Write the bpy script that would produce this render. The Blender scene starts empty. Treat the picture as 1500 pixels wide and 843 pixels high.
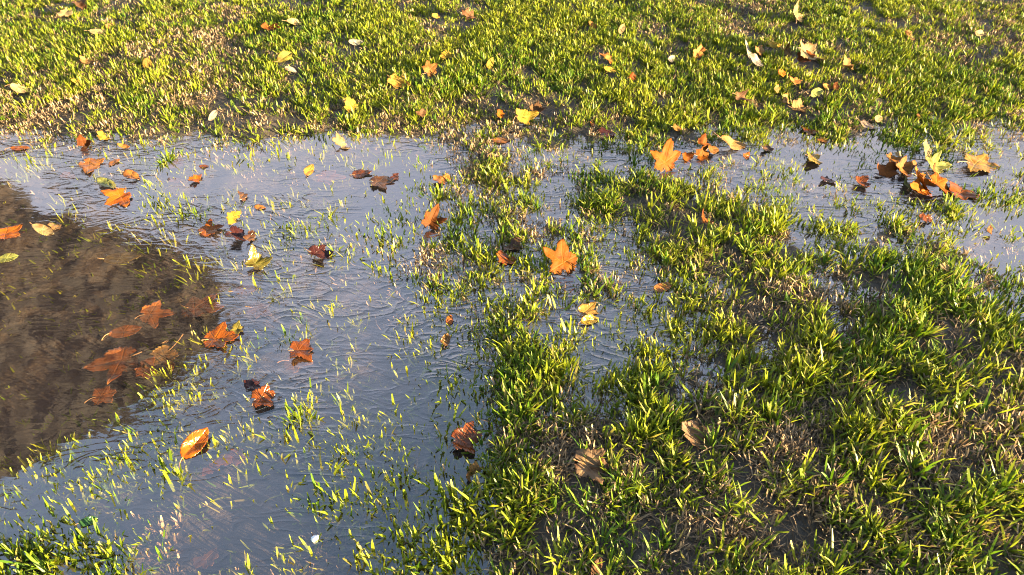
import bpy, math, random
import numpy as np
from mathutils import Vector, Matrix, Quaternion

SC = bpy.context.scene
COL = SC.collection
R = math.radians
rng = np.random.default_rng(11)
random.seed(11)

# ------------------------------------------------------------------ camera
CAM_H, PITCH, F = 1.5, R(41.0), 1133.0           # F: focal length in photo pixels (1500 wide)
CX, CY = 750.0, 421.5
FWD = np.array([0, math.cos(PITCH), -math.sin(PITCH)])
UPV = np.array([0, math.sin(PITCH), math.cos(PITCH)])

def at(px, py, z=0.0):
    """photo pixel -> point on the level z of the ground"""
    d = FWD + UPV * (-(py - CY) / F) + np.array([(px - CX) / F, 0, 0])
    t = (z - CAM_H) / d[2]
    return np.array([0, 0, CAM_H]) + d * t

def to_px(x, y, z=0.0):
    x = np.asarray(x, float); y = np.asarray(y, float); z = np.asarray(z, float) - CAM_H
    dep = np.maximum(y * FWD[1] + z * FWD[2], 0.05)
    v = y * UPV[1] + z * UPV[2]
    return CX + F * x / dep, CY - F * v / dep

def px_size(px, py):
    p = at(px, py)
    return (p[1] * FWD[1] + (p[2] - CAM_H) * FWD[2]) / F      # metres per photo pixel there

cam = bpy.data.cameras.new('camera')
cam.sensor_width = 36.0
cam.lens = 36.0 * F / 1500.0
cam.clip_end = 2000
cam.clip_start = 0.02
camo = bpy.data.objects.new('camera', cam)
COL.objects.link(camo)
camo.location = (0, 0, CAM_H)
camo.rotation_euler = (math.pi / 2 - PITCH, 0, 0)
SC.camera = camo

# ------------------------------------------------------------------ noise
_T = [np.random.default_rng(100 + k).random((256, 256)) for k in range(8)]
def vnoise(x, y, k=0):
    t = _T[k % 8]
    xi = np.floor(x).astype(int); yi = np.floor(y).astype(int)
    fx = x - xi; fy = y - yi
    fx = fx * fx * (3 - 2 * fx); fy = fy * fy * (3 - 2 * fy)
    a = t[xi & 255, yi & 255]; b = t[(xi + 1) & 255, yi & 255]
    c = t[xi & 255, (yi + 1) & 255]; d = t[(xi + 1) & 255, (yi + 1) & 255]
    return (a * (1 - fx) + b * fx) * (1 - fy) + (c * (1 - fx) + d * fx) * fy
def fbm(x, y, k=0, o=3):
    s = 0; a = 0.5; f = 1.0
    for i in range(o):
        s = s + a * vnoise(x * f + 17.3 * i, y * f + 5.1 * i, k + i); a *= 0.5; f *= 2.03
    return s / (1 - 0.5 ** o)

# ------------------------------------------------------------------ maps of the place (30 x 17 cells of 50 px)
def grid(txt):
    return np.array([[int(c) for c in r.replace(' ', '')] for r in txt.strip().splitlines()], float)
HMAP = grid("""
9999999999 9999999999 9999999999
9999999999 9999999999 9999999999
9999999988 8888888888 8888888888
6666766777 6655566666 5555655554
2222322332 2234434433 3333333433
1222322222 2334443455 4333322334
0122332233 3344444446 6653444433
0011122233 3344444445 6654455543
0000012233 3344444444 5555456654
0000012222 2333443233 4555456665
0000122222 2223444234 4555566666
0011222232 2223455445 5566667777
1112222232 2222455556 6667777777
1222222223 2222356666 7777777777
2222222222 2233456666 7777777777
2222222222 2334556667 7777777777
4433222222 3344556667 7777777777
""")
GMAP = grid("""
5677643689 9868999877 5336897543
6676533589 8778999987 7555689644
5653432577 6678778888 7675368865
2245634687 7643446655 6564647674
2100210321 0012532354 4555447754
1000310001 0224653556 5555544457
0000311232 1345565647 8765665556
0000000222 1345555556 7755476643
1000000011 1235454454 5544458764
0000101121 1123555345 5655466665
0000102121 1225656345 5655576566
0011332243 2225675355 3664666765
1222442152 3214554256 3545665666
2344441023 2113532354 3433545656
2333321123 3444554454 5533556676
3222221024 3444555555 5544667654
6544321122 3444555655 5655666653
""")
DMAP = grid("""
4323467321 1242111123 5764213567
4434577421 2332111123 3455422466
5457678533 4432332222 3435642245
7754354323 3445553333 3335344335
3211111220 0025653222 2223222122
1000110100 0135543222 3322211122
0000001211 0155543222 2222111222
0000000112 1356443223 2232212222
0000000000 0134433222 3455521233
0000000000 0112332122 2333432233
0000000000 0011222122 2233333333
0000000000 0002232233 3234333333
0000000000 0001344434 4444444443
0000000001 0112455545 5566555544
1100010000 1112344444 4566544433
1112310012 2222333333 4456544345
1111221012 2223333344 4455444456
""")
HZ = np.array([-5.6, -3.8, -2.3, -1.3, -0.6, 0.2, 1.0, 1.8, 2.5, 3.1]) / 100

def sample(m, px, py):
    u = np.clip(px / 50 - 0.5, 0, 29 - 1e-6); v = np.clip(py / 50 - 0.5, 0, 16 - 1e-6)
    i = np.floor(u).astype(int); j = np.floor(v).astype(int)
    fu = u - i; fv = v - j
    i2 = np.minimum(i + 1, 29); j2 = np.minimum(j + 1, 16)
    return (m[j, i] * (1 - fu) + m[j, i2] * fu) * (1 - fv) + (m[j2, i] * (1 - fu) + m[j2, i2] * fu) * fv

HZM = HZ[HMAP.astype(int)]
def ground_z(x, y):
    x = np.asarray(x, float); y = np.asarray(y, float)
    px, py = to_px(x, y)
    wx = (fbm(x * 7, y * 7, 2) - 0.5) * 60 + (fbm(x * 2.7 + 8, y * 2.7, 5) - 0.5) * 150 * np.clip((py - 250) / 200, 0, 1) * np.clip((px - 420) / 120, 0, 1); wy = (fbm(x * 7 + 40, y * 7, 3) - 0.5) * 45
    z = sample(HZM, px + wx, py + wy)
    out = np.maximum(np.maximum(-1050 - px, px - 2550), 0) / 400
    out = np.clip(np.maximum(out, np.maximum(y - 5.0, 0.45 - y) / 0.4), 0, 1)
    z = z * (1 - out) + 0.03 * out
    near = np.clip(1 - (np.abs(x) + np.abs(y - 2.5) - 8) / 4, 0, 1)
    z = z + near * ((fbm(x * 9, y * 9, 4) - 0.5) * 0.022 + (fbm(x * 34, y * 34, 5) - 0.5) * 0.012)
    far = np.clip((np.hypot(x, y - 2.5) - 8) / 60, 0, 1)
    return z + far * (fbm(x * 0.05, y * 0.05, 6) - 0.5) * 0.25 - far * 0.1

# ------------------------------------------------------------------ node helpers
def material(name):
    m = bpy.data.materials.new(name); m.use_nodes = True
    nt = m.node_tree; nt.nodes.clear()
    out = nt.nodes.new('ShaderNodeOutputMaterial')
    return m, nt, out
def N(nt, typ, **kw):
    n = nt.nodes.new(typ)
    for k, v in kw.items():
        if k.startswith('i_'):
            n.inputs[k[2:].replace('_', ' ')].default_value = v
        else:
            setattr(n, k, v)
    return n
def L(nt, a, b): nt.links.new(a, b)
def mixrgb(nt, fac, a, b, mode='MIX'):
    n = nt.nodes.new('ShaderNodeMix'); n.data_type = 'RGBA'; n.blend_type = mode; n.clamp_factor = True
    for s, v in ((n.inputs[0], fac), (n.inputs[6], a), (n.inputs[7], b)):
        if hasattr(v, 'is_output'): L(nt, v, s)
        else: s.default_value = v if not isinstance(v, tuple) or len(v) == 4 else (*v, 1)
    return n.outputs[2]
def math_(nt, op, a, b=0.0, clamp=False):
    n = nt.nodes.new('ShaderNodeMath'); n.operation = op; n.use_clamp = clamp
    for s, v in ((n.inputs[0], a), (n.inputs[1], b)):
        if hasattr(v, 'is_output'): L(nt, v, s)
        else: s.default_value = v
    return n.outputs[0]
def maprange(nt, v, a, b, c=0.0, d=1.0):
    n = nt.nodes.new('ShaderNodeMapRange'); L(nt, v, n.inputs[0])
    for i, q in enumerate((a, b, c, d)): n.inputs[i + 1].default_value = q
    return n.outputs[0]
def noise(nt, co, scale, detail=3.0, rough=0.55, dist=0.0):
    n = nt.nodes.new('ShaderNodeTexNoise'); L(nt, co, n.inputs['Vector'])
    n.inputs['Scale'].default_value = scale; n.inputs['Detail'].default_value = detail
    n.inputs['Roughness'].default_value = rough; n.inputs['Distortion'].default_value = dist
    return n.outputs['Fac']

# ------------------------------------------------------------------ materials
def mat_soil():
    m, nt, out = material('wet_soil')
    g = N(nt, 'ShaderNodeNewGeometry'); P = g.outputs['Position']
    n1 = noise(nt, P, 9.0, 5); n2 = noise(nt, P, 70.0, 5, 0.65); n3 = noise(nt, P, 260.0, 3, 0.7)
    c = mixrgb(nt, maprange(nt, n1, 0.35, 0.68), (0.022, 0.016, 0.011), (0.05, 0.036, 0.024))
    c = mixrgb(nt, maprange(nt, n2, 0.5, 0.75), c, (0.09, 0.068, 0.042))
    a = N(nt, 'ShaderNodeAttribute', attribute_name='lawn')
    green = mixrgb(nt, n1, (0.05, 0.075, 0.018), (0.11, 0.10, 0.035))
    c = mixrgb(nt, a.outputs['Fac'], c, green)
    p = N(nt, 'ShaderNodeBsdfPrincipled'); L(nt, c, p.inputs['Base Color'])
    L(nt, maprange(nt, n2, 0.3, 0.7, 0.45, 0.85), p.inputs['Roughness'])
    b = N(nt, 'ShaderNodeBump'); b.inputs['Strength'].default_value = 0.9; b.inputs['Distance'].default_value = 0.006
    L(nt, math_(nt, 'ADD', n2, math_(nt, 'MULTIPLY', n3, 0.5)), b.inputs['Height'])
    L(nt, b.outputs[0], p.inputs['Normal']); L(nt, p.outputs[0], out.inputs[0])
    return m

def mat_blade(name, rough, trans, tcol):
    m, nt, out = material(name)
    a = N(nt, 'ShaderNodeAttribute', attribute_name='tint')
    g = N(nt, 'ShaderNodeNewGeometry')
    n = noise(nt, g.outputs['Position'], 55.0, 2)
    c = mixrgb(nt, maprange(nt, n, 0.35, 0.7, 0.0, 0.35), a.outputs['Color'], mixrgb(nt, 1.0, a.outputs['Color'], (0.75, 0.8, 0.9, 1), 'MULTIPLY'))
    p = N(nt, 'ShaderNodeBsdfPrincipled'); L(nt, c, p.inputs['Base Color'])
    p.inputs['Roughness'].default_value = rough
    p.inputs['Specular IOR Level'].default_value = 0.22
    t = N(nt, 'ShaderNodeBsdfTranslucent'); L(nt, mixrgb(nt, 1.0, c, tcol, 'MULTIPLY'), t.inputs['Color'])
    mx = N(nt, 'ShaderNodeMixShader'); mx.inputs[0].default_value = trans
    L(nt, p.outputs[0], mx.inputs[1]); L(nt, t.outputs[0], mx.inputs[2]); L(nt, mx.outputs[0], out.inputs[0])
    return m

def mat_leaf():
    """colour of each leaf comes from its object colour; veins and blotches from the leaf's own attributes"""
    m, nt, out = material('autumn_leaf')
    oi = N(nt, 'ShaderNodeObjectInfo'); tc = N(nt, 'ShaderNodeTexCoord')
    ve = N(nt, 'ShaderNodeAttribute', attribute_name='vein'); ed = N(nt, 'ShaderNodeAttribute', attribute_name='edge')
    off = N(nt, 'ShaderNodeVectorMath', operation='ADD'); L(nt, tc.outputs['Object'], off.inputs[0])
    cmb = N(nt, 'ShaderNodeCombineXYZ'); L(nt, math_(nt, 'MULTIPLY', oi.outputs['Random'], 9.0), cmb.inputs[0]); L(nt, cmb.outputs[0], off.inputs[1])
    P = off.outputs[0]
    n1 = noise(nt, P, 28.0, 4); n2 = noise(nt, P, 120.0, 4, 0.65)
    base = oi.outputs['Color']
    dark = mixrgb(nt, 1.0, base, (0.5, 0.36, 0.28, 1), 'MULTIPLY')
    warm = mixrgb(nt, 1.0, base, (1.25, 1.15, 0.7, 1), 'MULTIPLY')
    c = mixrgb(nt, maprange(nt, n1, 0.50, 0.70), base, dark)
    c = mixrgb(nt, maprange(nt, n1, 0.45, 0.30), c, warm)
    c = mixrgb(nt, maprange(nt, n2, 0.60, 0.75, 0, 0.7), c, dark)
    c = mixrgb(nt, maprange(nt, math_(nt, 'ADD', ed.outputs['Fac'], math_(nt, 'MULTIPLY', n1, 0.5)), 1.12, 1.32, 0, 0.75), c, dark)
    c = mixrgb(nt, math_(nt, 'MULTIPLY', ve.outputs['Fac'], 0.6), c, mixrgb(nt, 1.0, base, (1.25, 1.5, 1.7, 1), 'MULTIPLY'))
    p = N(nt, 'ShaderNodeBsdfPrincipled'); L(nt, c, p.inputs['Base Color'])
    L(nt, maprange(nt, oi.outputs['Alpha'], 0, 1, 0.6, 0.2), p.inputs['Roughness'])
    L(nt, maprange(nt, oi.outputs['Alpha'], 0, 1, 0.10, 0.35), p.inputs['Specular IOR Level'])
    b = N(nt, 'ShaderNodeBump'); b.inputs['Strength'].default_value = 0.6; b.inputs['Distance'].default_value = 0.002
    L(nt, math_(nt, 'ADD', n2, math_(nt, 'MULTIPLY', ve.outputs['Fac'], -0.8)), b.inputs['Height']); L(nt, b.outputs[0], p.inputs['Normal'])
    t = N(nt, 'ShaderNodeBsdfTranslucent'); L(nt, c, t.inputs['Color'])
    mx = N(nt, 'ShaderNodeMixShader'); mx.inputs[0].default_value = 0.22
    L(nt, p.outputs[0], mx.inputs[1]); L(nt, t.outputs[0], mx.inputs[2]); L(nt, mx.outputs[0], out.inputs[0])
    return m

def mat_water():
    m, nt, out = material('muddy_water')
    g = N(nt, 'ShaderNodeNewGeometry'); P = g.outputs['Position']
    dp = N(nt, 'ShaderNodeAttribute', attribute_name='depth')
    mp = N(nt, 'ShaderNodeMapping'); L(nt, P, mp.inputs['Vector'])
    mp.inputs['Rotation'].default_value = (0, 0, R(14)); mp.inputs['Scale'].default_value = (1.0, 2.4, 1.0)
    a = noise(nt, mp.outputs[0], 6.5, 1.5, 0.5, 1.6)
    ridge = math_(nt, 'POWER', math_(nt, 'SUBTRACT', 1.0, math_(nt, 'ABSOLUTE', math_(nt, 'MULTIPLY', math_(nt, 'SUBTRACT', a, 0.5), 6.5)), True), 2.0)
    b2 = noise(nt, mp.outputs[0], 30.0, 1.0, 0.5, 1.2)
    ridge2 = math_(nt, 'POWER', math_(nt, 'SUBTRACT', 1.0, math_(nt, 'ABSOLUTE', math_(nt, 'MULTIPLY', math_(nt, 'SUBTRACT', b2, 0.5), 5.0)), True), 2.0)
    rip = N(nt, 'ShaderNodeAttribute', attribute_name='ripple')
    h = math_(nt, 'ADD', math_(nt, 'MULTIPLY', ridge, 0.95), math_(nt, 'ADD', math_(nt, 'MULTIPLY', ridge2, 0.16), math_(nt, 'MULTIPLY', a, 1.2)))
    h = math_(nt, 'MULTIPLY', h, rip.outputs['Fac'])
    bp = N(nt, 'ShaderNodeBump'); bp.inputs['Strength'].default_value = 1.0; bp.inputs['Distance'].default_value = 0.0024
    L(nt, h, bp.inputs['Height'])
    fr = N(nt, 'ShaderNodeFresnel'); fr.inputs['IOR'].default_value = 1.45; L(nt, bp.outputs[0], fr.inputs['Normal'])
    gl = N(nt, 'ShaderNodeBsdfGlossy'); L(nt, maprange(nt, rip.outputs['Fac'], 0.0, 0.3, 0.015, 0.10), gl.inputs['Roughness']); L(nt, bp.outputs[0], gl.inputs['Normal'])
    # silt hanging in the water: thicker where it is deeper
    silt = N(nt, 'ShaderNodeBsdfDiffuse')
    nb = noise(nt, P, 3.0, 3)
    L(nt, mixrgb(nt, nb, (0.046, 0.029, 0.025), (0.070, 0.047, 0.042)), silt.inputs['Color'])
    tr = N(nt, 'ShaderNodeBsdfTransparent'); tr.inputs['Color'].default_value = (0.93, 0.86, 0.83, 1)
    murk = math_(nt, 'SUBTRACT', 1.0, math_(nt, 'POWER', 2.718, math_(nt, 'MULTIPLY', dp.outputs['Fac'], -4.5)), True)
    m1 = N(nt, 'ShaderNodeMixShader'); L(nt, murk, m1.inputs[0]); L(nt, tr.outputs[0], m1.inputs[1]); L(nt, silt.outputs[0], m1.inputs[2])
    m2 = N(nt, 'ShaderNodeMixShader'); L(nt, math_(nt, 'MINIMUM', math_(nt, 'ADD', math_(nt, 'MULTIPLY', fr.outputs[0], 1.2), 0.13), 0.25), m2.inputs[0]); L(nt, m1.outputs[0], m2.inputs[1]); L(nt, gl.outputs[0], m2.inputs[2])
    L(nt, m2.outputs[0], out.inputs[0])
    return m

def mat_plain(name, ca, cb, scale, rough=0.8):
    m, nt, out = material(name)
    tc = N(nt, 'ShaderNodeTexCoord'); n = noise(nt, tc.outputs['Object'], scale, 5)
    p = N(nt, 'ShaderNodeBsdfPrincipled'); L(nt, mixrgb(nt, maprange(nt, n, 0.3, 0.7), ca, cb), p.inputs['Base Color'])
    p.inputs['Roughness'].default_value = rough
    b = N(nt, 'ShaderNodeBump'); b.inputs['Strength'].default_value = 0.5; b.inputs['Distance'].default_value = 0.01
    L(nt, n, b.inputs['Height']); L(nt, b.outputs[0], p.inputs['Normal'])
    L(nt, p.outputs[0], out.inputs[0]); return m

M_SOIL = mat_soil()
M_GRASS = mat_blade('grass_blade', 0.42, 0.35, (1.25, 1.2, 0.6, 1))
M_DEAD = mat_blade('dead_grass_blade', 0.7, 0.2, (1.0, 0.9, 0.7, 1))
M_LEAF = mat_leaf()
M_WATER = mat_water()
M_STALK = mat_plain('leaf_stalk', (0.14, 0.07, 0.03), (0.24, 0.13, 0.05), 60, 0.6)
M_BARK = mat_plain('tree_bark', (0.10, 0.075, 0.055), (0.24, 0.2, 0.16), 6)
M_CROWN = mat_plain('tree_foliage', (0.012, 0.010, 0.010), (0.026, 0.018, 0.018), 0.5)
M_PEBBLE = mat_plain('pale_pebble', (0.55, 0.58, 0.62), (0.72, 0.73, 0.74), 90, 0.45)

def mesh_obj(name, verts, faces, mat, parent=None, smooth=True):
    me = bpy.data.meshes.new(name)
    me.from_pydata([tuple(map(float, v)) for v in verts], [], faces)
    me.materials.append(mat)
    if smooth: me.polygons.foreach_set('use_smooth', [True] * len(me.polygons))
    me.update()
    o = bpy.data.objects.new(name, me); COL.objects.link(o)
    if parent: o.parent = parent
    return o

def np_mesh(name, V, Q, mat, attrs=None, color=None, smooth=True):
    """V (n,3) and quads Q (m,4) straight into one mesh object"""
    me = bpy.data.meshes.new(name)
    me.vertices.add(len(V)); me.vertices.foreach_set('co', V.astype(np.float32).ravel())
    me.loops.add(Q.size); me.loops.foreach_set('vertex_index', Q.astype(np.int32).ravel())
    me.polygons.add(len(Q))
    me.polygons.foreach_set('loop_start', np.arange(0, Q.size, 4, dtype=np.int32))
    me.polygons.foreach_set('use_smooth', np.full(len(Q), smooth))
    me.materials.append(mat)
    for k, v in (attrs or {}).items():
        a = me.attributes.new(k, 'FLOAT', 'POINT'); a.data.foreach_set('value', v.astype(np.float32).ravel())
    if color is not None:
        a = me.attributes.new('tint', 'FLOAT_COLOR', 'POINT')
        c4 = np.concatenate([color, np.ones((len(color), 1))], 1)
        a.data.foreach_set('color', c4.astype(np.float32).ravel())
    me.update(calc_edges=True)
    o = bpy.data.objects.new(name, me); COL.objects.link(o)
    return o

def grid_quads(nx, ny):
    i = np.arange(nx - 1)[None, :]; j = np.arange(ny - 1)[:, None]
    a = j * nx + i
    return np.stack([a, a + 1, a + nx + 1, a + nx], -1).reshape(-1, 4)

# ------------------------------------------------------------------ ground (one sheet to the horizon)
def axis(lo, hi, step, far):
    fine = np.arange(lo, hi + step, step)
    out = [0.05, 0.15, 0.4, 1, 2, 4, 8, 16, 32, 64, 128, 256, far]
    return np.concatenate([[fine[0] - o for o in out[::-1]], fine, [fine[-1] + o for o in out]])
gx = axis(-4.9, 4.9, 0.013, 600); gy = axis(0.1, 5.7, 0.013, 600)
X, Y = np.meshgrid(gx, gy)
Z = ground_z(X, Y)
PX, PY = to_px(X, Y)
lawn = np.clip(np.maximum(np.maximum(-980 - PX, PX - 2480) / 120, np.maximum(Y - 5.2, 0.35 - Y) / 0.2), 0, 1)
ground = np_mesh('ground', np.stack([X, Y, Z], -1).reshape(-1, 3), grid_quads(len(gx), len(gy)), M_SOIL, {'lawn': lawn})
ground['kind'] = 'structure'

# ------------------------------------------------------------------ water: a level sheet where the ground dips below it
wx = np.arange(-4.8, 4.8, 0.02); wy = np.arange(0.12, 5.6, 0.02)
X, Y = np.meshgrid(wx, wy)
D = -ground_z(X, Y)
q = grid_quads(len(wx), len(wy))
keep = (D.ravel()[q] > -0.004).any(1)
q = q[keep]
used = np.unique(q); remap = np.zeros(X.size, int); remap[used] = np.arange(len(used))
V = np.stack([X, Y, np.zeros_like(X)], -1).reshape(-1, 3)[used]
pxw, pyw = to_px(V[:, 0], V[:, 1])
dep = np.maximum(D.ravel()[used], 0)
calm = np.clip((2.25 - sample(HMAP, pxw, pyw)) / 0.45, 0, 1)             # the deep pool lies still, the shallow sheet is wrinkled
patch = np.clip((fbm(V[:, 0] * 2.6, V[:, 1] * 3.4, 4) - .36) * 4.5, .12, 1)
ripple = (0.66 - 0.64 * calm) * np.maximum(patch, calm)
ripple *= np.clip(1.2 - (pyw - 480) / 260, 0.35, 1.0)
water = np_mesh('water', V, remap[q], M_WATER, {'depth': dep, 'ripple': ripple})
water['kind'] = 'structure'

# ------------------------------------------------------------------ fallen leaves
PAL = dict(orange=(0.58, 0.20, 0.024), rust=(0.36, 0.125, 0.03), tan=(0.46, 0.27, 0.11), gold=(0.60, 0.36, 0.09),
           yellow=(0.56, 0.38, 0.07), cream=(0.50, 0.37, 0.20), brown=(0.24, 0.13, 0.07), maroon=(0.17, 0.06, 0.045),
           olive=(0.30, 0.25, 0.06), white=(0.53, 0.46, 0.37), lime=(0.40, 0.40, 0.13), apricot=(0.58, 0.27, 0.085),
           green=(0.10, 0.23, 0.08), drab=(0.31, 0.20, 0.125), pink=(0.58, 0.42, 0.34))
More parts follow.
